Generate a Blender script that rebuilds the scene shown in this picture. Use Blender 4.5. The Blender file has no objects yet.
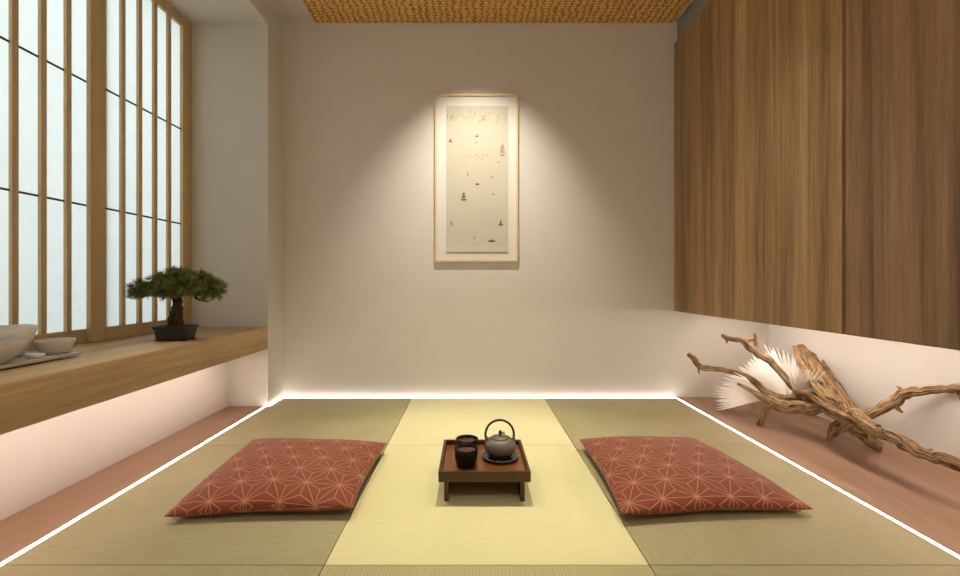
import bpy, bmesh, math, random
from mathutils import Vector, Matrix, noise
random.seed(7)
C = bpy.context.scene.collection
PI = math.pi
V = Vector

# ------------------------------------------------------------------ materials
def hexlin(r, g, b):
    f = lambda c: (c/255)/12.92 if c/255 <= .04045 else ((c/255+.055)/1.055)**2.4
    return (f(r), f(g), f(b), 1)

class N:
    """tiny node-tree helper"""
    def __init__(s, name):
        s.m = bpy.data.materials.new(name); s.m.use_nodes = True
        s.t = s.m.node_tree; s.t.nodes.clear()
        s.out = s.t.nodes.new('ShaderNodeOutputMaterial')
    def n(s, typ, ins=None, **kw):
        nd = s.t.nodes.new(typ)
        for k, v in kw.items(): setattr(nd, k, v)
        for k, v in (ins or {}).items():
            if isinstance(v, bpy.types.NodeSocket): s.t.links.new(v, nd.inputs[k])
            else: nd.inputs[k].default_value = v
        return nd
    def math(s, op, a, b=0.0, c=None):
        ins = {0: a, 1: b}
        if c is not None: ins[2] = c
        return s.n('ShaderNodeMath', ins, operation=op).outputs[0]
    def coord(s, which='Object'): return s.n('ShaderNodeTexCoord').outputs[which]
    def mapping(s, vec, scale=(1,1,1), loc=(0,0,0), rot=(0,0,0)):
        return s.n('ShaderNodeMapping', {'Vector': vec, 'Scale': scale, 'Location': loc, 'Rotation': rot}).outputs[0]
    def noise(s, vec, scale, detail=3, rough=.5, dist=0):
        return s.n('ShaderNodeTexNoise', {'Vector': vec, 'Scale': scale, 'Detail': detail, 'Roughness': rough, 'Distortion': dist}).outputs['Fac']
    def ramp(s, fac, stops):
        nd = s.n('ShaderNodeValToRGB', {'Fac': fac}); e = nd.color_ramp.elements
        while len(e) < len(stops): e.new(.5)
        for k, (p, c) in enumerate(stops): e[k].position = p; e[k].color = c
        return nd.outputs['Color']
    def mix(s, f, a, b, blend='MIX'):
        return s.n('ShaderNodeMix', {0: f, 6: a, 7: b}, data_type='RGBA', blend_type=blend).outputs[2]
    def bump(s, h, strength=.3, dist=.002):
        return s.n('ShaderNodeBump', {'Height': h, 'Strength': strength, 'Distance': dist}).outputs[0]
    def bsdf(s, col, rough=.6, nrm=None, spec=.4, metal=0, **kw):
        ins = {'Base Color': col, 'Roughness': rough, 'Specular IOR Level': spec, 'Metallic': metal}
        if nrm is not None: ins['Normal'] = nrm
        ins.update(kw)
        b = s.n('ShaderNodeBsdfPrincipled', ins)
        s.t.links.new(b.outputs[0], s.out.inputs[0]); return s.m

def m_plaster(name, col):
    k = N(name); o = k.coord()
    f = k.noise(o, 6, 4); g = k.noise(o, 160, 3, .6)
    c = k.mix(f, tuple(x*.95 for x in col[:3])+(1,), col)
    return k.bsdf(c, .9, k.bump(g, .12, .002), .15)

def m_wood(name, dark, light, axis, freq=30, streak=.5, rough=.5, spec=.3, seed=0):
    """veneer whose grain runs along the given axis"""
    k = N(name); o = k.coord()
    info = k.n('ShaderNodeObjectInfo').outputs['Random']
    off = k.n('ShaderNodeCombineXYZ', {0: k.math('MULTIPLY', info, 7.0), 1: k.math('MULTIPLY', info, 11.0), 2: k.math('MULTIPLY', info, 5.0)}).outputs[0]
    o = k.n('ShaderNodeVectorMath', {0: o, 1: off}, operation='ADD').outputs[0]
    sc = [1, 1, 1]; sc['xyz'.index(axis)] = .035
    p = k.mapping(o, sc, (seed, seed*2, seed*3))
    n1 = k.noise(p, freq*.28, 3, .55, .4)
    n2 = k.noise(p, freq*2.2, 4, .6)
    n3 = k.noise(p, freq*9, 2, .6)
    f = k.math('ADD', k.math('MULTIPLY', n1, .55), k.math('ADD', k.math('MULTIPLY', n2, .3), k.math('MULTIPLY', n3, .15)))
    f = k.math('ADD', k.math('MULTIPLY', k.math('SUBTRACT', f, .5), 1.9*streak+.6), .5)
    c = k.ramp(f, [(.15, dark), (.85, light)])
    pore = k.n('ShaderNodeMapRange', {0: k.noise(k.mapping(o, sc, (3, 1, 2)), freq*16, 2, .7), 1: .58, 2: .70, 3: 0.0, 4: .38}).outputs[0]
    c = k.mix(pore, c, tuple(q*.45 for q in dark[:3])+(1,))
    return k.bsdf(c, rough, k.bump(n3, .12, .001), spec)

def m_tatami(name, col_a, col_b, along):
    """woven rush: ribs every 9 mm, fibres running across them"""
    k = N(name); o = k.coord()
    sep = k.n('ShaderNodeSeparateXYZ', {0: o})
    a, b = (sep.outputs[0], sep.outputs[1]) if along == 'x' else (sep.outputs[1], sep.outputs[0])
    rib = k.math('ABSOLUTE', k.math('SINE', k.math('MULTIPLY', b, PI/.009)))
    fib = k.noise(k.mapping(o, (1, .04, 1) if along == 'y' else (.04, 1, 1)), 420, 2, .6)
    big = k.noise(o, 3.5, 3)
    pick = k.math('SINE', k.math('MULTIPLY', a, PI/.0035))
    h = k.math('ADD', k.math('MULTIPLY', rib, .8), k.math('MULTIPLY', pick, .25))
    f = k.math('ADD', k.math('MULTIPLY', fib, .5), k.math('ADD', k.math('MULTIPLY', big, .35), k.math('MULTIPLY', rib, .2)))
    c = k.ramp(f, [(.25, col_a), (.8, col_b)])
    return k.bsdf(c, .62, k.bump(h, .35, .001), .3)

def m_asanoha(name, ground, line, L=.105, w=.0013):
    k = N(name); o = k.coord('UV')
    sep = k.n('ShaderNodeSeparateXYZ', {0: o}); x, y = sep.outputs[0], sep.outputs[1]
    hh = L*math.sqrt(3)/2
    fr = []
    for deg in (90, 210, 330):
        c_, s_ = math.cos(math.radians(deg)), math.sin(math.radians(deg))
        d = k.math('ADD', k.math('MULTIPLY', x, c_/hh), k.math('MULTIPLY', y, s_/hh))
        fr.append(k.math('FRACT', k.math('ADD', d, 100.0)))
    tot = k.math('ADD', k.math('ADD', fr[0], fr[1]), fr[2])
    flag = k.math('GREATER_THAN', tot, 1.5)
    b = []
    for f in fr:   # f + flag*(1-2f)
        b.append(k.math('ADD', f, k.math('MULTIPLY', flag, k.math('SUBTRACT', 1.0, k.math('MULTIPLY', f, 2.0)))))
    mn = k.math('MINIMUM', k.math('MINIMUM', b[0], b[1]), b[2])
    mx = k.math('MAXIMUM', k.math('MAXIMUM', b[0], b[1]), b[2])
    mid = k.math('SUBTRACT', k.math('SUBTRACT', 1.0, mn), mx)
    d1 = k.math('MULTIPLY', mn, hh)
    d2 = k.math('MULTIPLY', k.math('SUBTRACT', mid, mn), hh/math.sqrt(3))
    d = k.math('MINIMUM', d1, d2)
    tw = k.noise(o, 900, 2)
    d = k.math('ADD', d, k.math('MULTIPLY', k.math('SUBTRACT', tw, .5), .0016))
    ln = k.n('ShaderNodeMapRange', {0: d, 1: w*.55, 2: w*1.3, 3: 1.0, 4: 0.0}).outputs[0]
    weave = k.n('ShaderNodeTexNoise', {'Vector': k.mapping(o, (1, 1, .2)), 'Scale': 500, 'Detail': 2}).outputs['Fac']
    g = k.mix(weave, tuple(q*.72 for q in ground[:3])+(1,), tuple(min(1, q*1.25) for q in ground[:3])+(1,))
    c = k.mix(k.math('MULTIPLY', ln, .62), g, line)
    h = k.math('ADD', k.math('MULTIPLY', ln, .7), k.math('MULTIPLY', weave, .5))
    return k.bsdf(c, .75, k.bump(h, .4, .0015), .2, **{'Sheen Weight': .15})

def m_driftwood(name, dark, light):
    k = N(name); uv = k.coord('UV')
    p = k.mapping(uv, (26, 2.2, 1))
    n1 = k.noise(p, 1, 4, .6, .6); n2 = k.noise(k.mapping(uv, (60, 7, 1)), 1, 3, .6, .4)
    n3 = k.noise(k.coord(), 14, 3)
    f = k.math('ADD', k.math('MULTIPLY', n1, .5), k.math('ADD', k.math('MULTIPLY', n2, .3), k.math('MULTIPLY', n3, .2)))
    c = k.ramp(f, [(.42, dark), (.52, tuple((a+b)/2 for a, b in zip(dark, light))), (.62, light)])
    return k.bsdf(c, .85, k.bump(f, .9, .006), .15)

def m_plain(name, col, rough=.5, spec=.4, metal=0, nscale=60, namt=.12, bump=.0):
    k = N(name); f = k.noise(k.coord(), nscale, 3)
    c = k.mix(f, tuple(max(0, x*(1-namt)) for x in col[:3])+(1,), tuple(min(1, x*(1+namt)) for x in col[:3])+(1,))
    return k.bsdf(c, rough, k.bump(f, bump, .002) if bump else None, spec, metal)

def m_emit(name, col, s):
    k = N(name); e = k.n('ShaderNodeEmission', {'Color': col, 'Strength': s})
    k.t.links.new(e.outputs[0], k.out.inputs[0]); return k.m

def m_paper(name):
    k = N(name); o = k.coord(); f = k.noise(o, 18, 5, .65); g = k.noise(k.mapping(o, (1, 1, .12)), 120, 3)
    f = k.math('ADD', k.math('MULTIPLY', f, .6), k.math('MULTIPLY', g, .4))
    c = k.mix(f, (.80, .83, .82, 1), (.95, .96, .94, 1))
    t = k.n('ShaderNodeBsdfTranslucent', {'Color': c}); d = k.n('ShaderNodeBsdfDiffuse', {'Color': (.8, .8, .76, 1)})
    mx = k.n('ShaderNodeMixShader', {0: .25, 1: t.outputs[0], 2: d.outputs[0]})
    k.t.links.new(mx.outputs[0], k.out.inputs[0]); return k.m

def m_bamboo_weave(name):
    """plaited bamboo strips: basket weave of over/under strips"""
    k = N(name); o = k.coord(); p = .040
    sep = k.n('ShaderNodeSeparateXYZ', {0: k.n('ShaderNodeVectorMath', {0: o, 1: k.n('ShaderNodeVectorMath', {0: k.n('ShaderNodeTexNoise', {'Vector': o, 'Scale': 16.0}).outputs['Color'], 1: (.05, .036, 0)}, operation='MULTIPLY').outputs[0]}, operation='ADD').outputs[0]})
    x = k.math('DIVIDE', sep.outputs[0], p); y = k.math('DIVIDE', sep.outputs[1], p*.55)
    chk = k.math('FLOORED_MODULO', k.math('ADD', k.math('FLOOR', x), k.math('FLOOR', y)), 2.0)
    sx = k.math('ABSOLUTE', k.math('SINE', k.math('MULTIPLY', x, PI))); sy = k.math('ABSOLUTE', k.math('SINE', k.math('MULTIPLY', y, PI)))
    h = k.math('ADD', k.math('MULTIPLY', chk, sx), k.math('MULTIPLY', k.math('SUBTRACT', 1.0, chk), sy))
    n = k.noise(o, 45, 3); h2 = k.math('ADD', k.math('MULTIPLY', h, .65), k.math('MULTIPLY', n, .4))
    c = k.ramp(h2, [(.2, hexlin(96, 60, 22)), (.5, hexlin(192, 140, 70)), (.85, hexlin(236, 194, 120))])
    return k.bsdf(c, .6, k.bump(h, .8, .006), .3)

M = {}
M['wall'] = m_plaster('wall_plaster', (.66, .625, .56, 1))
M['wall_lit'] = m_plaster('lit_lower_wall_plaster', (.70, .63, .58, 1))  # pink glow of the floor strip put into this plaster's colour
M['ceil'] = m_plaster('ceiling_plaster', (.60, .56, .50, 1))
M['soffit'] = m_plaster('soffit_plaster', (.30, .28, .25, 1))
M['bamboo'] = m_bamboo_weave('woven_bamboo')
M['cab'] = m_wood('walnut_veneer', hexlin(106, 76, 48), hexlin(200, 164, 118), 'z', 30, .8, .45, .35)
M['cab_dim'] = m_wood('walnut_veneer_dim', hexlin(92, 69, 48), hexlin(174, 142, 108), 'z', 30, .75, .45, .35, 3)  # same walnut, with the near cabinet's dimmer light put into its colour
M['shelf'] = m_wood('oak_veneer', hexlin(156, 126, 84), hexlin(218, 188, 142), 'y', 34, .8, .45, .3)
M['strip'] = m_wood('rosy_wood_floor', hexlin(124, 90, 70), hexlin(174, 140, 114), 'y', 26, .5, .42, .35)
M['shoji'] = m_wood('cedar', hexlin(172, 144, 104), hexlin(212, 186, 144), 'z', 40, .5, .5, .3)
M['kumiko'] = m_wood('dark_cedar', hexlin(70, 52, 34), hexlin(104, 78, 50), 'y', 40, .5, .6, .2)
M['paper'] = m_paper('shoji_paper')
M['t_side'] = m_tatami('rush_olive', hexlin(138, 127, 92), hexlin(174, 163, 126), 'x')
M['t_side2'] = m_tatami('rush_olive_cross', hexlin(140, 129, 92), hexlin(176, 164, 126), 'y')
M['t_mid'] = m_tatami('rush_yellow', hexlin(202, 192, 140), hexlin(224, 215, 166), 'x')
M['t_pale'] = m_tatami('rush_pale', hexlin(200, 190, 142), hexlin(220, 211, 168), 'y')
M['t_front'] = m_tatami('rush_dull', hexlin(154, 142, 98), hexlin(188, 176, 130), 'y')
M['hem'] = m_asanoha('hemp_leaf_cloth', hexlin(126, 61, 38), hexlin(202, 144, 108))
M['oakframe'] = m_wood('pale_oak', hexlin(204, 176, 134), hexlin(230, 206, 164), 'z', 60, .4, .5, .3)
M['mat'] = m_plain('ivory_mat', (.70, .66, .60, 1), .9, .1, namt=.015)
M['art'] = m_plain('art_paper', (.54, .485, .385, 1), .9, .1, nscale=14, namt=.06)
M['ink'] = m_plain('ink', (.07, .06, .04, 1), .9, .1)
M['inkp'] = m_plain('pale_ink', (.30, .255, .18, 1), .9, .1)
M['tray'] = m_wood('red_lacquered_wood', hexlin(84, 44, 16), hexlin(150, 90, 42), 'y', 26, .6, .28, .5)
M['traydark'] = m_wood('dark_brown_wood', hexlin(50, 32, 16), hexlin(86, 58, 32), 'x', 30, .5, .4, .4)
M['iron'] = m_plain('cast_iron', (.17, .145, .10, 1), .5, .45, .25, 220, .25, .35)
M['irondark'] = m_plain('black_iron', (.035, .03, .025, 1), .4, .5, .3)
M['cup'] = m_plain('black_glaze', (.008, .005, .004, 1), .3, .22, nscale=180, namt=.5, bump=.5)
M['cupin'] = m_plain('brown_glaze', (.085, .02, .012, 1), .3, .5, nscale=250, namt=.6, bump=.4)
M['coaster'] = m_plain('slate_coaster', (.075, .075, .07, 1), .25, .5)
M['drift'] = m_driftwood('weathered_driftwood', hexlin(58, 38, 22), hexlin(204, 170, 126))
M['palm'] = m_plain('bleached_palm', (.90, .86, .78, 1), .8, .15, nscale=30, namt=.05)
M['pot'] = m_plain('dark_bonsai_pot', (.02, .02, .022, 1), .4, .45)
M['soil'] = m_plain('moss_soil', (.05, .05, .025, 1), .95, .1, nscale=90, namt=.6, bump=.8)
M['bark'] = m_driftwood('pine_bark', hexlin(34, 26, 18), hexlin(92, 76, 52))
k = N('pine_needles'); gi = k.noise(k.coord(), 38, 2)
M['needle'] = k.bsdf(k.ramp(gi, [(.32, hexlin(42, 58, 20)), (.68, hexlin(150, 156, 78))]), .55, None, .3)
M['stone'] = m_plain('speckled_white_stone', (.62, .58, .52, 1), .85, .2, nscale=300, namt=.25, bump=.5)
M['marble'] = m_plain('grey_marble', (.50, .47, .43, 1), .4, .4, nscale=12, namt=.22)
M['white'] = m_plain('white_glaze', (.80, .77, .72, 1), .4, .4)
M['led'] = m_emit('led_diffuser', (1, .88, .78, 1), 20)
M['led_back'] = m_emit('led_diffuser_back', (1, .90, .83, 1), 4.2)
M['led2'] = m_emit('led_diffuser_soft', (1, .87, .79, 1), 40)
M['led_fill'] = m_emit('led_ledge_fill', (1, .88, .81, 1), 14)  # emission of the added strip beneath the ledge
M['gap'] = m_plain('dark_gap', (.012, .01, .008, 1), .9, .1)

# ------------------------------------------------------------------ builders
def world_loc(o):
    p = V((0, 0, 0))
    while o is not None: p += V(o.location); o = o.parent
    return p

def obj(name, bm, mat, parent=None, origin=None, smooth=False, angle=None):
    """links bm (built in world coordinates) as one mesh object"""
    me = bpy.data.meshes.new(name)
    if parent is not None and origin is None: loc = world_loc(parent)
    else: loc = V(origin) if origin is not None else V((0, 0, 0))
    bm.transform(Matrix.Translation(-loc)); bm.normal_update(); bm.to_mesh(me); bm.free()
    mats = mat if isinstance(mat, (list, tuple)) else [mat]
    for q in mats: me.materials.append(M[q] if isinstance(q, str) else q)
    if smooth:
        for p in me.polygons: p.use_smooth = True
    if angle: me.set_sharp_from_angle(angle=math.radians(angle))
    o = bpy.data.objects.new(name, me); C.objects.link(o)
    if parent is not None:
        o.parent = parent; o.location = loc - world_loc(parent)
    else: o.location = loc
    return o

def tag(o, label, cat, group=None):
    o['label'] = label; o['category'] = cat
    if group: o['group'] = group
    return o
def thing(name, label, cat, loc, group=None):
    o = bpy.data.objects.new(name, None); C.objects.link(o); o.location = loc
    o.empty_display_size = .05
    return tag(o, label, cat, group)
def struct(name, bm, mat, parent=None):
    o = obj(name, bm, mat, parent)
    o['kind'] = 'structure'
    return o

def box(bm, a, b, bevel=0.0, mi=0):
    a, b = V(a), V(b)
    t = bmesh.new()
    bmesh.ops.create_cube(t, size=1)
    bmesh.ops.scale(t, vec=[abs(b[i]-a[i]) for i in range(3)], verts=t.verts)
    bmesh.ops.translate(t, vec=(a+b)/2, verts=t.verts)
    if bevel: bmesh.ops.bevel(t, geom=t.edges[:], offset=bevel, segments=2, affect='EDGES', profile=.6)
    for f in t.faces: f.material_index = mi
    merge(bm, t); return bm
def merge(bm, t):
    me = bpy.data.meshes.new('tmp'); t.to_mesh(me); t.free(); bm.from_mesh(me); bpy.data.meshes.remove(me)
def B(a, b, bevel=0.0): return box(bmesh.new(), a, b, bevel)

def prism(poly, z0, z1):
    bm = bmesh.new(); a = [bm.verts.new((x, y, z0)) for x, y in poly]; b = [bm.verts.new((x, y, z1)) for x, y in poly]; n = len(poly)
    bm.faces.new(a[::-1]); bm.faces.new(b)
    for i in range(n): bm.faces.new((a[i], a[(i+1) % n], b[(i+1) % n], b[i]))
    bmesh.ops.recalc_face_normals(bm, faces=bm.faces)
    return bm
def lathe(profile, center, seg=40, squash=(1, 1)):
    """profile: list of (r, z) from the axis round the outside and back"""
    bm = bmesh.new(); rings = []
    for r, z in profile:
        if r < 1e-6: rings.append([bm.verts.new((center[0], center[1], center[2]+z))])
        else: rings.append([bm.verts.new((center[0]+r*squash[0]*math.cos(2*PI*i/seg), center[1]+r*squash[1]*math.sin(2*PI*i/seg), center[2]+z)) for i in range(seg)])
    for p, q in zip(rings, rings[1:]):
        if len(p) == 1 and len(q) == 1: continue
        for i in range(seg):
            j = (i+1) % seg
            if len(p) == 1: bm.faces.new((p[0], q[j], q[i]))
            elif len(q) == 1: bm.faces.new((p[i], p[j], q[0]))
            else: bm.faces.new((p[i], p[j], q[j], q[i]))
    bmesh.ops.recalc_face_normals(bm, faces=bm.faces)
    return bm

def crom(pts, rad, per):
    P = [V(p) for p in pts]; out = []
    n = len(P)
    for i in range(n-1):
        p0 = P[max(i-1, 0)]; p1 = P[i]; p2 = P[i+1]; p3 = P[min(i+2, n-1)]
        for s in range(per):
            t = s/per
            q = .5*((2*p1)+(p2-p0)*t+(2*p0-5*p1+4*p2-p3)*t*t+(3*p1-p0-3*p2+p3)*t**3)
            out.append((q, rad[i]*(1-t)+rad[i+1]*t))
    out.append((P[-1], rad[-1])); return out

def tube(bm, pts, rad, seg=10, per=6, rough=0.0, seed=0, flat=1.0, uvs=True):
    ring = crom(pts, rad, per); rings = []
    uv = bm.loops.layers.uv.verify() if uvs else None
    d = (ring[1][0]-ring[0][0]).normalized()
    nrm = d.cross(V((0.3, 0.2, 1))).normalized()
    ln = 0; L = []
    if rough:
        nn = len(ring); amp = .35
        ring = [(p+V((noise.noise(V((seed*3.1, i*.31, 1))), noise.noise(V((seed*3.1, i*.31, 5))), noise.noise(V((seed*3.1, i*.31, 9)))))*r*amp*min(1, i/4, (nn-1-i)/4), r*(1+.22*noise.noise(V((seed*1.7, i*.45, 3))))) for i, (p, r) in enumerate(ring)]
    for i, (p, r) in enumerate(ring):
        a = ring[max(i-1, 0)][0]; b = ring[min(i+1, len(ring)-1)][0]
        d = (b-a).normalized(); nrm = (nrm-d*nrm.dot(d)).normalized(); bi = d.cross(nrm)
        if i: ln += (p-ring[i-1][0]).length
        L.append(ln); rr = []
        for s in range(seg):
            ang = 2*PI*s/seg; k = 1
            if rough:
                k += rough*(math.sin(3*ang+ln*18+seed)*.45+noise.noise(V((math.cos(ang)*1.5+seed, math.sin(ang)*1.5, ln*16)))*1.1)
            rr.append(bm.verts.new(p+nrm*(math.cos(ang)*r*k)+bi*(math.sin(ang)*r*k*flat)))
        rings.append(rr)
    for i in range(len(rings)-1):
        for s in range(seg):
            t = (s+1) % seg
            f = bm.faces.new((rings[i][s], rings[i][t], rings[i+1][t], rings[i+1][s]))
            f.smooth = True
            if uvs:
                for lp, (u, w) in zip(f.loops, ((s/seg, L[i]), ((s+1)/seg, L[i]), ((s+1)/seg, L[i+1]), (s/seg, L[i+1]))):
                    lp[uv].uv = (u+seed*.37, w*4)
    bm.faces.new(rings[0][::-1]); bm.faces.new(rings[-1])
    return bm

# ------------------------------------------------------------------ camera
cam_z, FPX = .70, 466.0
cd = bpy.data.cameras.new('camera'); cam = bpy.data.objects.new('camera', cd); C.objects.link(cam)
cam.location = (0, 0, cam_z); cam.rotation_euler = (PI/2, 0, 0)
cd.sensor_width = 36; cd.lens = FPX/960*36
cd.shift_x = (480-472)/960; cd.shift_y = -(288-283)/960
cd.clip_start = .02
bpy.context.scene.camera = cam
def at(px, py, Y):            # survey: where a sighting at distance Y stands in the room
    return V(((px-472)/FPX*Y, Y, cam_z-(py-283)/FPX*Y))

# ------------------------------------------------------------------ room
XL, XR, YB = -1.160, 1.24, 2.862      # pier face, cabinet face, back wall
ZC = 2.30
struct('floor', B((-1.9, -1.0, -.12), (2.1, 3.0, -.045)), 'wall')
struct('wall_back', B((-1.9, YB, -.045), (2.1, 3.0, 2.5)), 'wall')
struct('wall_right', B((1.82, -1.0, -.045), (1.95, YB, 2.5)), 'wall')
struct('wall_front', B((-1.9, -1.05, -.045), (2.1, -.95, 2.5)), 'wall')
bm = B((-1.75, 2.65, -.045), (XL, YB, ZC+.1))
struct('wall_left', bm, 'wall')
bm = B((-1.75, -.95, -.045), (-1.387, 2.65, .325))
struct('wall_left_lower', bm, 'wall_lit')
struct('wall_left_upper', box(B((-1.75, -.95, 2.173), (XL, 2.65, ZC+.1)), (-1.75, -.95, .45), (-1.60, .56, 2.173)), 'wall')
struct('ceiling', B((-1.160, -.95, ZC+.012), (1.82, YB, 2.45)), 'ceil')
struct('trim_1', B((-1.160, -.95, ZC), (-.962, YB, ZC+.011)), 'ceil')
struct('ceiling_panel', B((-.960, -.95, ZC-.004), (1.236, YB-.002, ZC+.011)), 'bamboo')
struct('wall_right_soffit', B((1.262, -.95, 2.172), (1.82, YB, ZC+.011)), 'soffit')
struct('floor_left', B((-1.387, -.95, -.045), (-1.1785, 2.65, .0), .001), 'strip')
struct('floor_right', B((1.250, -.95, -.045), (1.82, YB, .0), .001), 'strip')

# window ledge
o = obj('window_ledge', B((-1.655, -.9, .3255), (XL, 2.649, .45), .002), 'shelf', origin=(-1.4, 1.6, .3255))
o2 = obj('light_strip', B((-1.235, .2, .315), (-1.215, 2.50, .3254)), 'led_fill', o); o2['label'] = 'added hidden light strip brightening the wall under the ledge'  # strip added out of sight to brighten the lower left wall
tag(o, 'long thick oak-veneer ledge running under the paper screens along the left wall', 'ledge')

# shoji sliding screens
def shoji(name, y0, y1, xf, nbar=4):
    z0, z1, d = .452, 2.171, .020
    root = bpy.data.objects.new(name, None); C.objects.link(root); root.location = (xf, (y0+y1)/2, z0); root['kind'] = 'structure'
    sl, sr = .075, .075
    if y1 > 2.6: sl, sr = .078, .080
    obj('stile', B((xf-d, y0, z0), (xf, y0+sl, z1), .002), 'shoji', root)
    obj('stile', B((xf-d, y1-sr, z0), (xf, y1, z1), .002), 'shoji', root)
    obj('rail', B((xf-d, y0+sl, z0), (xf, y1-sr, z0+.055), .002), 'shoji', root)
    obj('rail', B((xf-d, y0+sl, z1-.055), (xf, y1-sr, z1), .002), 'shoji', root)
    a, b = y0+sl, y1-sr
    for i in range(nbar):
        y = a+(b-a)*(i+1)/(nbar+1)
        obj('lattice_bar', B((xf-d+.004, y-.012, z0+.055), (xf-.002, y+.012, z1-.055), .0015), 'shoji', root)
    for z in (1.027, 1.549):
        obj('lattice_crossbar', B((xf-d+.005, a, z-.004), (xf-.012, b, z+.004)), 'kumiko', root)
    obj('paper', B((xf-d+.001, a-.004, z0+.05), (xf-d+.0025, b+.004, z1-.05)), 'paper', root)
    return root
shoji('window_1', 1.947, 2.648, -1.592)
shoji('window_2', 1.355, 2.055, -1.614)
shoji('window_3', .562, 1.372, -1.592)

# tatami grid
xs = [-1.1685, -.367, .440, 1.2425]; ys = [.302, 1.157, 2.013, 2.8315]
mats = [['t_side2', 't_front', 't_side'], ['t_side', 't_mid', 't_side2'], ['t_side2', 't_pale', 't_side2']]
lab = [['front-row left tatami mat, only its olive rear edge showing at the bottom',
        'front-row centre tatami mat, a dull sliver along the bottom edge',
        'front-row right tatami mat, only its rear edge showing at the bottom'],
       ['olive tatami mat carrying the left red cushion',
        'yellow tatami mat carrying the small tea table',
        'olive tatami mat carrying the right red cushion'],
       ['back-row olive tatami mat in the left corner beside the pier',
        'palest tatami mat, back row below the framed picture',
        'back-row olive tatami mat in the right corner beside the driftwood']]
for r in range(3):
    for c in range(3):
        g = .0009
        bm = (prism([(xs[0]+g, ys[2]+g), (xs[1]-g, ys[2]+g), (xs[1]-g, ys[3]), (-1.1505, ys[3]), (-1.1505, 2.6455), (xs[0]+g, 2.6455)], -.0445, 0) if (r, c) == (2, 0) else None) or B((xs[c]+g, ys[r]+g, -.0445), (xs[c+1]-g, ys[r+1]-g, 0), .0025)
        o = obj('tatami_mat', bm, mats[r][c], origin=((xs[c]+xs[c+1])/2, (ys[r]+ys[r+1])/2, -.0445))
        tag(o, lab[r][c], 'tatami mat', 'tatami mats on the floor')

# light strips let into the floor
def led(a, b, label, mat='led', grp='light strips around the floor'):
    o = obj('light_strip', B(a, b), mat, origin=((a[0]+b[0])/2, (a[1]+b[1])/2, a[2]))
    tag(o, label, 'light strip', grp)
led((-1.1770, -.6, -.0445), (-1.1703, 2.6455, .0005), 'glowing white light strip between the left wood border and the tatami')
led((-1.1585, 2.648, -.0445), (-1.1515, 2.8305, .0005), 'short glowing light strip at the foot of the left pier')
led((1.2438, -.6, -.0445), (1.2492, 2.8305, .0005), 'glowing white light strip between the right wood border and the tatami')
led((XL+.002, 2.8325, -.0445), (1.249, 2.861, .0005), 'glowing white light strip along the foot of the back wall', 'led_back')

# wall cabinets
def cabinet(y0, y1, label, mat, body_mat):
    root = thing('wall_cabinet', label, 'cabinet', ((XR+1.82)/2, (y0+y1)/2, .528), 'wall cabinets on the right')
    obj('cabinet_body', B((XR+.0208, y0+.0005, .5285), (1.8195, y1-.0005, 2.17)), body_mat, root)
    ym = (y0+y1)/2
    for k, (a, b) in enumerate(((y0, ym), (ym, y1))):
        ga = .007 if k == 0 else .0009; gb = .0009 if k == 0 else .0055
        obj('cabinet_door', B((XR, a+ga, .5282), (XR+.020, b-gb, 2.168), .001), mat, root)
    return root
_c = cabinet
def cabinet(y0, y1, *a):
    root = _c(y0, y1, *a)
    o = obj('light_strip', B((1.50, y0+.02, .520), (1.522, y1-.14, .5279)), 'led2', root); o['label'] = 'slim light strip under the cabinet'
cabinet(1.556, 2.860, 'far wall cabinet with walnut doors, touching the back wall above the palm leaves', 'cab', 'cab')
cabinet(.250, 1.553, 'near wall cabinet in walnut coloured darker for dimmer light at the right edge, closest to the viewer', 'cab_dim', 'cab_dim')

# ------------------------------------------------------------------ framed picture
Yp = YB
pc = thing('framed_picture', 'tall ink drawing of tiny boats in a thin oak frame on the back wall', 'picture', (.0277, Yp, .83))
s = YB/FPX
fx0, fx1, fz0, fz1 = (435-472)*s, (518-472)*s, .7-(262-283)*s, .7-(95-283)*s
yb, yf, w = Yp-.001, Yp-.022, .0135
bm = bmesh.new()
box(bm, (fx0, yf, fz0), (fx0+w, yb, fz1), .0015); box(bm, (fx1-w, yf, fz0), (fx1, yb, fz1), .0015)
box(bm, (fx0+w, yf, fz0), (fx1-w, yb, fz0+w), .0015); box(bm, (fx0+w, yf, fz1-w), (fx1-w, yb, fz1), .0015)
obj('frame', bm, 'oakframe', pc)
obj('mat_board', B((fx0+w, Yp-.014, fz0+w), (fx1-w, Yp-.008, fz1-w)), 'mat', pc)
ax0, ax1, az0, az1 = (446.5-472)*s, (508-472)*s, .7-(252-283)*s, .7-(107-283)*s
bm = bmesh.new(); cols = []
nz = 24
for i in range(nz+1):          # a sheet floated off the mat, its foot curling forward
    t = i/nz; z = az0+(az1-az0)*t; y = Yp-.0165-.004*max(0, 1-t*15)**2
    cols.append([bm.verts.new((ax0, y, z)), bm.verts.new((ax1, y, z)), bm.verts.new((ax1, y+.0012, z)), bm.verts.new((ax0, y+.0012, z))])
for a, b in zip(cols, cols[1:]):
    for q in range(4): bm.faces.new((a[q], a[(q+1) % 4], b[(q+1) % 4], b[q]))
bm.faces.new(cols[0]); bm.faces.new(cols[-1])
bmesh.ops.recalc_face_normals(bm, faces=bm.faces)
art = obj('art_sheet', bm, 'art', pc)
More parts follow.
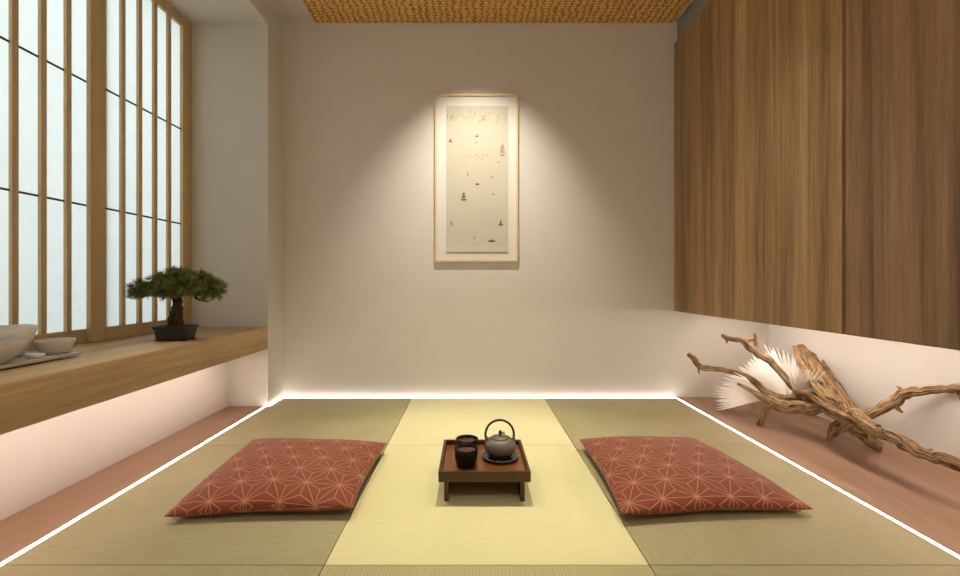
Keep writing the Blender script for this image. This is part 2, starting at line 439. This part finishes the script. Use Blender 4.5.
def stroke(bm, pts, w0):
    """ink stroke: thin raised ribbon on the sheet (x, z in metres)"""
    y0, y1 = Yp-.0173, Yp-.0163
    for (xa, za), (xb, zb) in zip(pts, pts[1:]):
        d = V((xb-xa, 0, zb-za)); L = d.length or 1e-5; n = V((-d.z, 0, d.x))/L*w0/2
        vs = [bm.verts.new((px+q.x, y, pz+q.z)) for y in (y0, y1) for (px, pz, q) in ((xa, za, n), (xb, zb, n), (xb, zb, -n), (xa, za, -n))]
        for f in ((3, 2, 1, 0), (4, 5, 6, 7), (0, 1, 5, 4), (1, 2, 6, 5), (2, 3, 7, 6), (3, 0, 4, 7)): bm.faces.new([vs[i] for i in f])
def boat(bm, px, py, L, mast, sail=True):
    x, z = (px-472)*s, .7-(py-283)*s
    for q in range(3): stroke(bm, [(x-L/2+q*.15*L/2, z-q*L*.06), (x+L/2-q*.2*L/2, z-q*L*.06)], L*.08)
    stroke(bm, [(x, z), (x+.001, z+mast)], .0016)
    if sail:
        for q in range(4):
            t = .25+q*.18; stroke(bm, [(x-mast*.32*(1-t*.7), z+mast*t), (x+mast*.25*(1-t*.8), z+mast*t)], mast*.10)
P3 = lambda u, v: (440+u/6.4, 95+v/6.4)
P4 = lambda u, v: (440+u/6.4, 180+v/6.4)
pl = bmesh.new()
for (p, L, mh) in ((P3(237, 268), .026, .012), (P3(240, 574), .022, .008), (P4(153, 128), .036, .05), (P4(388, 288), .032, .03), (P4(330, 390), .046, .014), (P3(68, 303), .024, .022)):
    bm = bmesh.new(); boat(bm, p[0], p[1], L, mh); obj('ink_boat', bm, 'ink', art)
for (p, L, mh) in ((P3(400, 388), .034, .07), (P4(340, 96), .022, .01), (P3(178, 515), .02, .02), (P4(240, 28), .026, .006), (P3(372, 434), .018, .006), (P3(330, 530), .022, .006), (P4(75, 290), .02, .03), (P4(220, 375), .02, .02), (P3(275, 165), .022, .012), (P3(232, 310), .016, .012)):
    bm = bmesh.new(); boat(bm, p[0], p[1], L, mh); obj('pale_ink_boat', bm, 'inkp', art)
for i in range(100):            # faint dry-brush shoreline across the top and a band lower down
    if i < 74: u, v = random.uniform(50, 430), random.gauss(135, 22)
    else: u, v = random.uniform(130, 330), random.gauss(395, 14)
    p = P3(u, v); x, z = (p[0]-472)*s, .7-(p[1]-283)*s; l = random.uniform(.008, .03)
    stroke(pl, [(x, z), (x+l*random.uniform(-.4, .4), z-l*.6)], random.uniform(.0012, .003))
obj('pale_ink_strokes', pl, 'inkp', art)['kind'] = 'stuff'

# ------------------------------------------------------------------ zabuton cushions
def cushion(cx, cy, ax, ay, skew, corner, label, seed):
    """cx,cy centre; corner: 4 offsets (front-left, front-right, back-right, back-left)"""
    bm = bmesh.new(); n = 44; top = {}; bot = {}
    cs = [V((-ax, -ay, 0))+V(corner[0]), V((ax, -ay, 0))+V(corner[1]), V((ax, ay, 0))+V(corner[2]), V((-ax, ay, 0))+V(corner[3])]
    T, BT, zs = .046, .040, .0415
    for i in range(n+1):
        for j in range(n+1):
            u = -math.cos(PI*i/n); v = -math.cos(PI*j/n)
            q = cs[0]*(1-u)*(1-v)/4+cs[1]*(1+u)*(1-v)/4+cs[2]*(1+u)*(1+v)/4+cs[3]*(1-u)*(1+v)/4
            k = 1-.045*(1-v*v)*abs(u)**3; l = 1-.045*(1-u*u)*abs(v)**3     # edges pulled in between the corners
            x, y = q.x*k, q.y*l
            e = max(0, (1-abs(u)**2.6)*(1-abs(v)**2.6))
            th = e**.45
            wr = noise.noise(V((x*7+seed, y*7, .3)))*.006*e**.3 + noise.noise(V((x*22+seed, y*22, 1.3)))*.0012*e**.3
            lift = q.z*abs(u*v)
            pz = zs+lift+T*th+wr
            x += cx; y += cy
            top[i, j] = bm.verts.new((x, y, pz))
            if i in (0, n) or j in (0, n): bot[i, j] = top[i, j]
            else: bot[i, j] = bm.verts.new((x, y, max(.0008, zs+lift-(BT+.010)*e**.4)))
    uvl = bm.loops.layers.uv.new('cloth'); UV = {}; h = n//2
    for i in range(n+1):
        for j in range(n+1):
            a = sum((top[q, j].co-top[q+1, j].co).length for q in range(min(i, h), max(i, h)))*(1 if i > h else -1)
            b = sum((top[i, q].co-top[i, q+1].co).length for q in range(min(j, h), max(j, h)))*(1 if j > h else -1)
            UV[i, j] = (a, b)
    for i in range(n):
        for j in range(n):
            f = bm.faces.new((top[i, j], top[i+1, j], top[i+1, j+1], top[i, j+1]))
            for lp, q in zip(f.loops, ((i, j), (i+1, j), (i+1, j+1), (i, j+1))): lp[uvl].uv = UV[q]
            f = bm.faces.new((bot[i, j], bot[i, j+1], bot[i+1, j+1], bot[i+1, j]))
            for lp, q in zip(f.loops, ((i, j), (i, j+1), (i+1, j+1), (i+1, j))): lp[uvl].uv = UV[q]
    bmesh.ops.recalc_face_normals(bm, faces=bm.faces)
    o = obj('floor_cushion', bm, 'hem', origin=(cx, cy, 0), smooth=True)
    tag(o, label, 'cushion', 'red floor cushions on the tatami')
cushion(-.618, 1.655, .275, .27, 0, ((0, -.035, -.018), (-.01, -.006, -.005), (-.005, -.02, .004), (-.03, .04, 0)), 'terracotta hemp-leaf floor cushion left of the tea table', 1)
cushion(.722, 1.665, .28, .27, 0, ((-.010, -.05, -.008), (.02, .0, -.018), (-.06, .04, 0), (.01, .025, 0)), 'terracotta hemp-leaf floor cushion right of the tea table', 5)

# ------------------------------------------------------------------ tea table and tea set
tx0, tx1, ty0, ty1 = -.107, .187, 1.480, 1.785
zt, zb = .101, .067
tt = thing('tea_table', 'low square reddish-brown tray table in the middle of the tatami', 'table', ((tx0+tx1)/2, (ty0+ty1)/2, 0))
obj('tray_board', B((tx0+.010, ty0+.010, zb+.002), (tx1-.010, ty1-.010, zb+.016)), 'tray', tt)
bm = bmesh.new(); rw = .0095
box(bm, (tx0, ty0, zb), (tx1, ty0+rw, zt), .0012); box(bm, (tx0, ty1-rw, zb), (tx1, ty1, zt), .0012)
box(bm, (tx0, ty0+rw, zb), (tx0+rw, ty1-rw, zt), .0012); box(bm, (tx1-rw, ty0+rw, zb), (tx1, ty1-rw, zt), .0012)
obj('tray_rim', bm, 'traydark', tt)
for xa in (tx0+.018, tx1-.018-.014):
    obj('leg', B((xa, ty0+.012, 0.0004), (xa+.014, ty1-.012, zb+.001), .001), 'traydark', tt)
obj('light_block_panel', B((tx0+.0325, ty1-.11, .0004), (tx1-.0325, ty1-.098, zb+.001), .001), 'traydark', tt)  # added board that stops light passing under the tray, darkening the space there
zs_ = zb+.016

def cup(x, y, label):
    t = thing('tea_cup', label, 'cup', (x, y, zs_), 'dark tea cups on the tray table')
    R = .0405
    prof = [(0, .002), (.027, .0003), (.030, .002), (.0325, .008), (.0365, .024), (R-.0015, .046), (R, .060), (R-.0012, .0632), (R-.0032, .0615), (R-.0045, .045), (.032, .018), (.02, .010), (0, .009)]
    bm = lathe(prof, (x, y, zs_), 40)
    for v in bm.verts:             # hand-thrown, slightly pitted wall
        if .004 < v.co.z-zs_ < .058:
            k_ = noise.noise(v.co*140)*.0009; d_ = V((v.co.x-x, v.co.y-y, 0)).normalized(); v.co += d_*k_
    obj('cup_body', bm, 'cup', t, smooth=True)
    bm = bmesh.new(); rr = [[bm.verts.new((x+r*math.cos(2*PI*q/28), y+r*math.sin(2*PI*q/28), zs_+.0525+.004*noise.noise(V((r*90*math.cos(2*PI*q/28)+x*99, r*90*math.sin(2*PI*q/28), 2))))) for q in range(28)] for r in (.004, .012, .02, .028, .0362)]
    bm.faces.new(rr[0])
    for a_, b_ in zip(rr, rr[1:]):
        for q in range(28): bm.faces.new((a_[q], b_[q], b_[(q+1) % 28], a_[(q+1) % 28]))
    bmesh.ops.recalc_face_normals(bm, faces=bm.faces)
    obj('cup_contents', bm, 'cupin', t)
cup(-.020, 1.570, 'dark tea cup at the front of the tray, left of the kettle')
cup(-.018, 1.664, 'dark tea cup at the back of the tray, behind another cup')

kx, ky = .099, 1.640
o = obj('coaster', lathe([(0, .0004), (.052, .0004), (.060, .004), (.0645, .011), (.0635, .0125), (.060, .0115), (.054, .0055), (0, .005)], (kx, ky, zs_), 44), 'coaster', origin=(kx, ky, zs_), smooth=True)
tag(o, 'round dark coaster dish under the iron kettle', 'coaster')
kz = zs_+.0058
kt = thing('iron_kettle', 'cast iron kettle with a tall hoop handle standing on the round dark coaster', 'kettle', (kx, ky, kz))
obj('kettle_base', lathe([(0, 0), (.036, 0), (.041, .004), (.044, .012), (.045, .019), (0, .019)], (kx, ky, kz), 40), 'irondark', kt, smooth=True, angle=50)
obj('kettle_body', lathe([(0, .0175), (.044, .018), (.0505, .023), (.0545, .032), (.0552, .040), (.053, .050), (.0465, .060), (.038, .0655), (.031, .067), (.030, .065), (0, .065)], (kx, ky, kz), 48), 'iron', kt, smooth=True)
lid = obj('kettle_lid', lathe([(0, .0655), (.0315, .0655), (.0325, .068), (.031, .0702), (.018, .0735), (0, .0748)], (kx, ky, kz), 40), 'iron', kt, smooth=True)
obj('lid_knob', lathe([(0, .0735), (.0028, .074), (.0032, .078), (.0055, .083), (.0058, .087), (.0035, .092), (0, .0945)], (kx, ky, kz), 20), 'irondark', lid, smooth=True)
bm = bmesh.new(); pts = []
for i in range(21):
    a = -.32+(PI+.64)*i/20
    pts.append((kx-.0015+.0500*math.cos(a), ky, kz+.078+.051*math.sin(a)))
tube(bm, pts, [.0042]*21, 10, 2, flat=.8)
obj('kettle_handle', bm, 'irondark', kt, smooth=True)
for sx in (-1, 1):
    bm = bmesh.new(); tube(bm, [(kx+sx*.046, ky, kz+.054), (kx+sx*.0485, ky, kz+.064), (kx+sx*.0475, ky, kz+.072)], [.006, .0055, .004], 8, 3)
    obj('handle_lug', bm, 'iron', kt, smooth=True)
bm = bmesh.new(); tube(bm, [(kx+.01, ky+.045, kz+.038), (kx+.013, ky+.064, kz+.05), (kx+.016, ky+.076, kz+.061)], [.011, .008, .006], 12, 4)
obj('kettle_spout', bm, 'iron', kt, smooth=True)

# ------------------------------------------------------------------ bonsai on the ledge
bx, by, bz = -1.300, 2.045, .4505
bt = thing('bonsai_tree', 'small bonsai pine in a black oblong pot near the far end of the ledge', 'bonsai', (bx, by, bz))
bm = bmesh.new(); rings = []
def rrect(ax, ay, z, pw=4, seg=40):
    out = []
    for i in range(seg):
        a = 2*PI*i/seg; c, s_ = math.cos(a), math.sin(a)
        out.append(bm.verts.new((bx+ax*math.copysign(abs(c)**(2/pw), c), by+ay*math.copysign(abs(s_)**(2/pw), s_), bz+z)))
    return out
for ax, ay, z in ((.072, .048, .004), (.079, .051, .007), (.087, .058, .050), (.0885, .0595, .053), (.094, .064, .054), (.094, .064, .062), (.086, .057, .062), (.083, .054, .05)):
    rings.append(rrect(ax*.86, ay, z))
for a, b in zip(rings, rings[1:]):
    for i in range(40): bm.faces.new((a[i], a[(i+1) % 40], b[(i+1) % 40], b[i]))
bm.faces.new(rings[0][::-1]); bm.faces.new(rings[-1])
for sx in (-1, 1):
    for sy in (-1, 1): box(bm, (bx+sx*.058-.012, by+sy*.032-.008, bz), (bx+sx*.058+.012, by+sy*.032+.008, bz+.0045))
bmesh.ops.recalc_face_normals(bm, faces=bm.faces)
obj('pot', bm, 'pot', bt, smooth=True, angle=35)
bm = lathe([(0, .070), (.04, .066), (.064, .058), (.071, .052), (0, .050)], (bx, by, bz), 40, (1, .66))
obj('soil', bm, 'soil', bt, smooth=True)
bm = bmesh.new()
tube(bm, [(bx+.001, by, bz+.055), (bx+.002, by, bz+.075), (bx+.0, by, bz+.105), (bx+.004, by, bz+.14), (bx+.004, by+.004, bz+.18), (bx-.004, by, bz+.215)], [.040, .031, .024, .020, .018, .013], 16, 6, .13, 2)
obj('trunk', bm, 'bark', bt, smooth=True)
brs = [[(.002, 0, .17), (-.03, 0, .195), (-.075, -.01, .205), (-.13, 0, .195), (-.16, .01, .19)], [(-.004, 0, .2), (-.02, .01, .235), (-.01, .01, .27)],
       [(.004, 0, .19), (.05, 0, .205), (.10, .01, .225), (.15, .0, .215), (.19, -.01, .205)], [(.1, .01, .222), (.085, 0, .2), (.10, -.005, .178), (.15, -.01, .168)],
       [(.0, 0, .2), (-.03, .03, .225), (-.08, .04, .24)], [(.003, 0, .2), (.03, -.035, .215), (.06, -.05, .225)]]
for b in brs:
    bm = bmesh.new(); n = len(b)
    tube(bm, [(bx+p[0], by+p[1], bz+p[2]) for p in b], [.0085-.006*i/(n-1) for i in range(n)], 8, 5, .1, 3)
    obj('branch', bm, 'bark', bt, smooth=True)
pads = [(-.145, .0, .222, .058, .05, .032, 70), (-.085, .02, .245, .06, .06, .032, 80), (0, .01, .276, .085, .06, .032, 120), (.0, -.02, .205, .05, .045, .03, 50), (-.11, -.02, .212, .05, .045, .03, 50), (.12, -.02, .215, .06, .045, .03, 60), (-.02, -.035, .225, .065, .04, .035, 70),
        (.035, -.03, .232, .055, .05, .038, 70), (.095, .01, .258, .075, .06, .034, 110), (.16, -.005, .232, .062, .05, .036, 90), (.165, -.02, .195, .045, .035, .022, 40), (.05, .03, .26, .06, .05, .03, 60), (-.15, -.02, .20, .04, .03, .02, 30)]
for (dx, dy, dz, rx, ry, rz, nt) in pads:
    rz *= 1.25; nt *= 1.2; dz -= .003
    bm = bmesh.new()
    for t in range(int(nt*1.5)):
        a = random.uniform(0, 2*PI); cz = random.uniform(-.65, 1); sr = math.sqrt(1-cz*cz); rr = random.uniform(.35, 1)
        d = V((math.cos(a)*sr, math.sin(a)*sr, cz))
        c = V((bx+dx+d.x*rx*rr, by+dy+d.y*ry*rr, bz+dz+d.z*rz*rr))
        up = (d*.8+V((0, 0, .75))+V((random.uniform(-.3, .3), random.uniform(-.3, .3), 0))).normalized()
        for q in range(15):
            e = (up*.55+V((random.gauss(0, .5), random.gauss(0, .5), random.gauss(0, .4)))).normalized()
            L = random.uniform(.017, .030); sd = e.cross(V((random.random()-.5, random.random()-.5, random.random()-.5))).normalized()*.0011; sd2 = e.cross(sd)
            v0, v1, v2 = bm.verts.new(c+sd), bm.verts.new(c-sd*.5+sd2*.85), bm.verts.new(c-sd*.5-sd2*.85); v3 = bm.verts.new(c+e*L)
            bm.faces.new((v0, v1, v3)); bm.faces.new((v1, v2, v3)); bm.faces.new((v2, v0, v3))
    obj('foliage_pad', bm, 'needle', bt)

# ------------------------------------------------------------------ serving tray and bowls on the ledge
tz = .4505
root = thing('serving_tray', 'grey marble serving tray holding pale bowls on the near end of the ledge', 'tray', (-1.38, 1.36, tz))
bm = bmesh.new(); box(bm, (-1.55, 1.05, tz+.005), (-1.335, 1.592, tz+.014), .002)
obj('tray_plate', bm, 'marble', root)
for y in (1.12, 1.53):
    obj('tray_foot', B((-1.54, y, tz), (-1.345, y+.03, tz+.0051)), 'marble', root)
def bowl(x, y, z, R, H, mat, label, foot=.45, seed=0):
    prof = [(0, .002), (R*foot*.9, 0), (R*foot, .003), (R*(foot+(.92-foot)*.45), H*.25), (R*.9, H*.65), (R, H*.97), (R-.002, H), (R-.005, H*.96), (R*.85, H*.62), (R*.55, H*.25), (0, H*.14)]
    bm = lathe(prof, (x, y, z), 44)
    for v in bm.verts:
        k = noise.noise(V((v.co.x*25+seed, v.co.y*25, v.co.z*25)))*.0022
        if v.co.z > z+.004: v.co.x += k; v.co.z += k*.8
    o = obj('bowl', bm, mat, origin=(x, y, z), smooth=True); tag(o, label, 'bowl', 'pale stoneware bowls on the tray')
zt_ = tz+.0142
bowl(-1.40, 1.565, zt_, .055, .046, 'stone', 'low speckled bowl at the far right end of the marble tray', .70, 3)
bowl(-1.493, 1.475, zt_, .089, .097, 'white', 'largest pale bowl on the marble tray, behind the speckled conical one', .60, 8)
bowl(-1.395, 1.355, zt_, .073, .063, 'stone', 'speckled conical bowl at the left edge in front of the largest bowl', .42, 12)
bm = lathe([(0, 0), (.017, 0), (.021, .004), (.023, .012), (.0215, .0125), (.018, .006), (0, .004)], (-1.372, 1.465, zt_), 28)
tag(obj('sauce_dish', bm, 'white', origin=(-1.372, 1.465, zt_), smooth=True), 'tiny white dish on the tray front between the bowls', 'dish')

# ------------------------------------------------------------------ driftwood
z5 = lambda u, v: (660+u/3.2, 310+v/3.2)
def limb(path, seed, rough=.16, seg=14, per=6, flat=1.0):
    """path: (u, v, Y, width) sightings of one limb; width in close-up pixels"""
    pts, rad = [], []
    for u, v, Y, w in path:
        px, py = z5(u, v); pts.append(at(px, py, Y)); rad.append(w/3.2/2/FPX*Y*.94)
    bm = bmesh.new(); tube(bm, pts, rad, seg, per, rough, seed, flat); return bm
dw = thing('driftwood', 'twisted brown driftwood branch lying on the wood border under the cabinets', 'driftwood', (1.56, 2.08, 0))
def part(name, path, seed, **kw): obj(name, limb(path, seed, **kw), 'drift', dw, smooth=True)
part('trunk', [(400, 285, 2.24, 26), (450, 283, 2.2, 36), (500, 280, 2.14, 42), (545, 292, 2.06, 46), (590, 315, 1.97, 46), (625, 342, 1.88, 46), (665, 372, 1.79, 40), (720, 400, 1.70, 36), (770, 418, 1.63, 44), (815, 450, 1.575, 42), (875, 470, 1.53, 36), (935, 487, 1.49, 42), (1010, 525, 1.44, 40)], 1, rough=.2)
part('branch', [(610, 348, 1.92, 34), (655, 338, 1.93, 32), (705, 316, 1.92, 32), (755, 288, 1.90, 38), (795, 266, 1.87, 34), (850, 260, 1.82, 28), (910, 253, 1.76, 26), (965, 253, 1.70, 28), (1030, 262, 1.60, 26)], 2, rough=.18)
part('twig', [(790, 268, 1.88, 22), (772, 254, 1.885, 12), (757, 243, 1.89, 3)], 3)
part('twig', [(752, 305, 1.90, 22), (766, 320, 1.89, 12), (777, 328, 1.885, 4)], 4)
part('twig', [(958, 262, 1.72, 20), (960, 278, 1.71, 12), (961, 288, 1.705, 4)], 5)
part('twig', [(800, 440, 1.59, 24), (818, 436, 1.58, 12), (833, 437, 1.57, 4)], 6)
part('branch', [(480, 285, 2.16, 40), (440, 258, 2.24, 24), (415, 232, 2.28, 21), (385, 200, 2.32, 21), (352, 165, 2.36, 26), (312, 140, 2.41, 20), (285, 118, 2.44, 24), (262, 97, 2.46, 20), (235, 93, 2.49, 16), (205, 86, 2.52, 14), (200, 78, 2.52, 8)], 7, rough=.15)
part('twig', [(275, 108, 2.45, 12), (285, 97, 2.45, 9), (305, 92, 2.45, 12), (303, 78, 2.44, 8), (301, 72, 2.44, 4)], 8)
part('twig', [(303, 92, 2.45, 13), (308, 108, 2.44, 13), (302, 126, 2.43, 14)], 9)
part('branch', [(455, 285, 2.2, 34), (400, 285, 2.28, 30), (345, 268, 2.36, 24), (300, 226, 2.44, 20), (250, 203, 2.5, 18), (190, 190, 2.56, 17), (132, 184, 2.60, 20), (112, 160, 2.61, 20), (90, 140, 2.62, 12)], 10, rough=.14)
part('branch', [(530, 310, 2.06, 44), (470, 312, 2.12, 44), (400, 310, 2.2, 44), (345, 288, 2.27, 30), (300, 262, 2.32, 16), (247, 235, 2.36, 8)], 11, rough=.22)
part('foot', [(372, 300, 2.23, 30), (348, 312, 2.25, 20), (334, 336, 2.27, 18), (320, 362, 2.285, 20), (313, 372, 2.29, 8)], 12)
part('foot', [(625, 348, 1.93, 42), (585, 366, 2.0, 40), (560, 385, 2.04, 34), (543, 410, 2.065, 18), (537, 418, 2.07, 8)], 13, rough=.2)
part('foot', [(590, 355, 1.98, 30), (630, 388, 1.975, 34), (668, 418, 1.97, 36), (700, 437, 1.965, 26)], 14, rough=.16)
part('branch', [(490, 282, 2.13, 20), (520, 315, 2.06, 17), (555, 342, 2.0, 17), (600, 365, 1.95, 20)], 15, rough=.12)
part('stump', [(605, 312, 2.05, 50), (562, 268, 2.14, 58), (522, 218, 2.24, 56), (490, 168, 2.33, 46), (462, 128, 2.40, 34), (452, 110, 2.42, 14)], 16, rough=.26, seg=18, flat=.55)
part('splinter', [(612, 318, 2.0, 20), (586, 270, 2.10, 22), (556, 222, 2.22, 18), (528, 176, 2.33, 12), (520, 160, 2.36, 4)], 19, rough=.25)
part('splinter', [(575, 325, 1.98, 22), (530, 290, 2.03, 20), (490, 240, 2.14, 16), (462, 190, 2.25, 14), (452, 165, 2.30, 5)], 20, rough=.25)
part('strand', [(660, 378, 1.78, 18), (615, 352, 1.83, 20), (570, 330, 1.92, 20), (520, 300, 2.03, 20), (470, 268, 2.12, 18), (430, 262, 2.2, 12)], 21, rough=.22)
part('strand', [(700, 372, 1.74, 14), (655, 345, 1.85, 22), (610, 300, 2.0, 20), (572, 282, 2.08, 18), (530, 268, 2.14, 12)], 22, rough=.22)
part('twig', [(845, 455, 1.55, 16), (862, 448, 1.545, 10), (876, 446, 1.54, 3)], 23)
part('twig', [(208, 88, 2.515, 12), (214, 98, 2.51, 8), (212, 106, 2.505, 3)], 24)
part('twig', [(122, 178, 2.605, 10), (124, 194, 2.60, 7), (126, 204, 2.60, 3)], 25)
part('splinter', [(560, 300, 2.06, 34), (505, 250, 2.16, 30), (470, 200, 2.24, 28), (440, 145, 2.33, 22), (432, 118, 2.38, 14)], 17, rough=.2)
part('splinter', [(590, 300, 2.04, 26), (540, 225, 2.18, 22), (500, 170, 2.29, 20), (462, 128, 2.37, 12)], 18, rough=.2)

# ------------------------------------------------------------------ bleached palm leaves
def palm(base, tip, face, spread, n, label, split=.62, cup=.10):
    """pleated fan leaf: blade from base towards tip, fingers free over the outer part"""
    base, tip = V(base), V(tip); ax = (tip-base); R = ax.length; ax.normalize()
    face = V(face); face = (face-ax*face.dot(ax)).normalized(); side = ax.cross(face)
    root = None
    bm = bmesh.new(); th = .0009
    def pt(a, r, off): # angle from the axis, radius, offset along the face normal
        c = cup*R*(a/spread)**2*(r/R)-.12*R*(r/R)**2
        return base+ax*(math.cos(a)*r)+side*(math.sin(a)*r)+face*(c+off)
    def sheet(quads):
        for q in quads:
            A = [bm.verts.new(p) for p in q]; Bv = [bm.verts.new(p-face*th) for p in q]
            m = len(A); bm.faces.new(A); bm.faces.new(Bv[::-1])
            for i in range(m): bm.faces.new((A[i], Bv[i], Bv[(i+1) % m], A[(i+1) % m]))
    da = 2*spread/n; rs = [.04, .2, .4, .55, split]
    for i in range(n):
        a0 = -spread+i*da; am = a0+da/2; a1 = a0+da
        Rn = R*(.86+.14*math.cos(am*1.1))*random.uniform(.93, 1.03)
        for r0, r1 in zip(rs, rs[1:]):
            h0, h1 = da*R*r0*.13, da*R*r1*.13
            sheet([[pt(a0, R*r0, 0), pt(am, R*r0, h0), pt(am, R*r1, h1), pt(a0, R*r1, 0)], [pt(am, R*r0, h0), pt(a1, R*r0, 0), pt(a1, R*r1, 0), pt(am, R*r1, h1)]])
        h1 = da*R*split*.13; rm = (R*split+Rn)/2; tw = random.uniform(-.05, .05); k = .36
        sheet([[pt(a0, R*split, 0), pt(am, R*split, h1), pt(am+tw*.5, rm, h1), pt(am-da*k+tw*.5, rm, 0)], [pt(am, R*split, h1), pt(a1, R*split, 0), pt(am+da*k+tw*.5, rm, 0), pt(am+tw*.5, rm, h1)],
               [pt(am-da*k+tw*.5, rm, 0), pt(am+tw*.5, rm, h1), pt(am+tw, Rn, random.uniform(-.006, .006))], [pt(am+tw*.5, rm, h1), pt(am+da*k+tw*.5, rm, 0), pt(am+tw, Rn, random.uniform(-.006, .006))]])
    tube(bm, [base-ax*.05, base-ax*.01, base+ax*R*.12], [.004, .004, .002], 8, 3)
    bmesh.ops.recalc_face_normals(bm, faces=bm.faces)
    o = obj('palm_leaf', bm, 'palm', origin=base); tag(o, label, 'dried leaf', 'bleached palm leaves behind the driftwood')
palm(at(770, 399, 2.42), at(713, 388, 2.60), (-.1, -.8, .75), .60, 15, 'bleached fan palm leaf lying lowest, its fingers pointing left over the wood border', .66)
palm(at(788, 400, 2.36), at(748, 356, 2.50), (-.15, -1, .2), .52, 16, 'broad upright bleached fan palm leaf, partly behind the thin driftwood branch', .80)
palm(at(790, 398, 2.40), at(783, 345, 2.54), (.1, -1, .3), .40, 12, 'tallest bleached fan palm leaf standing against the wall behind the other leaves', .62)
palm(at(796, 396, 2.235), at(808, 371, 2.11), (-.2, -1, .25), .46, 10, 'small bleached palm leaf fanning to the right in front of the broken stump', .42)

# ------------------------------------------------------------------ lights
def spot(name, loc, aim, watts, deg, blend, col, r=.03):
    l = bpy.data.lights.new(name, 'SPOT'); l.energy = watts; l.spot_size = math.radians(deg); l.spot_blend = blend; l.color = col; l.shadow_soft_size = r
    o = bpy.data.objects.new(name, l); C.objects.link(o); o.location = loc
    o.rotation_euler = (V(aim)-V(loc)).to_track_quat('-Z', 'Y').to_euler(); return o
def area(name, loc, aim, watts, sx, sy, col, spread=PI):
    l = bpy.data.lights.new(name, 'AREA'); l.energy = watts; l.shape = 'RECTANGLE'; l.size = sx; l.size_y = sy; l.color = col; l.spread = spread
    o = bpy.data.objects.new(name, l); C.objects.link(o); o.location = loc
    o.rotation_euler = (V(aim)-V(loc)).to_track_quat('-Z', 'Y').to_euler(); return o
WARM = (1, .945, .82); WARM2 = (1, .97, .76)
spot('picture_downlight', (.03, 2.862-.66, 2.28), (.03, 2.862, .80), 92, 74, 1, WARM, .015)
spot('table_downlight', (.04, 1.95, 2.28), (.04, 1.80, 0), 100, 53, .8, WARM2, .014)
spot('left_downlight', (-.90, 1.95, 2.28), (-.60, 1.62, 0), 54, 58, 1, WARM, .015)
spot('right_downlight', (1.0, 1.95, 2.28), (.72, 1.62, 0), 54, 58, 1, WARM, .015)
area('front_fill', (.0, -.2, 2.26), (.3, 1.2, .3), 15, 1.2, .6, WARM)  # added soft fill from above and behind the camera, not a room fixture
area('daylight', (-2.6, 1.6, 1.6), (-1.6, 1.6, 1.25), 40, 3.4, 2.4, (.90, .98, .95))
w = bpy.data.worlds.new('sky'); bpy.context.scene.world = w; w.use_nodes = True
bg = w.node_tree.nodes.get('Background') or w.node_tree.nodes.new('ShaderNodeBackground')
bg.inputs[0].default_value = (.75, .87, 1, 1); bg.inputs[1].default_value = .6
sc = bpy.context.scene
sc.view_settings.view_transform = 'Standard'; sc.view_settings.look = 'None'; sc.view_settings.gamma = 1
sc.view_settings.exposure = .24
sc.cycles.max_bounces = 8; sc.cycles.diffuse_bounces = 5; sc.cycles.sample_clamp_indirect = 6
sc.cycles.use_denoising = True
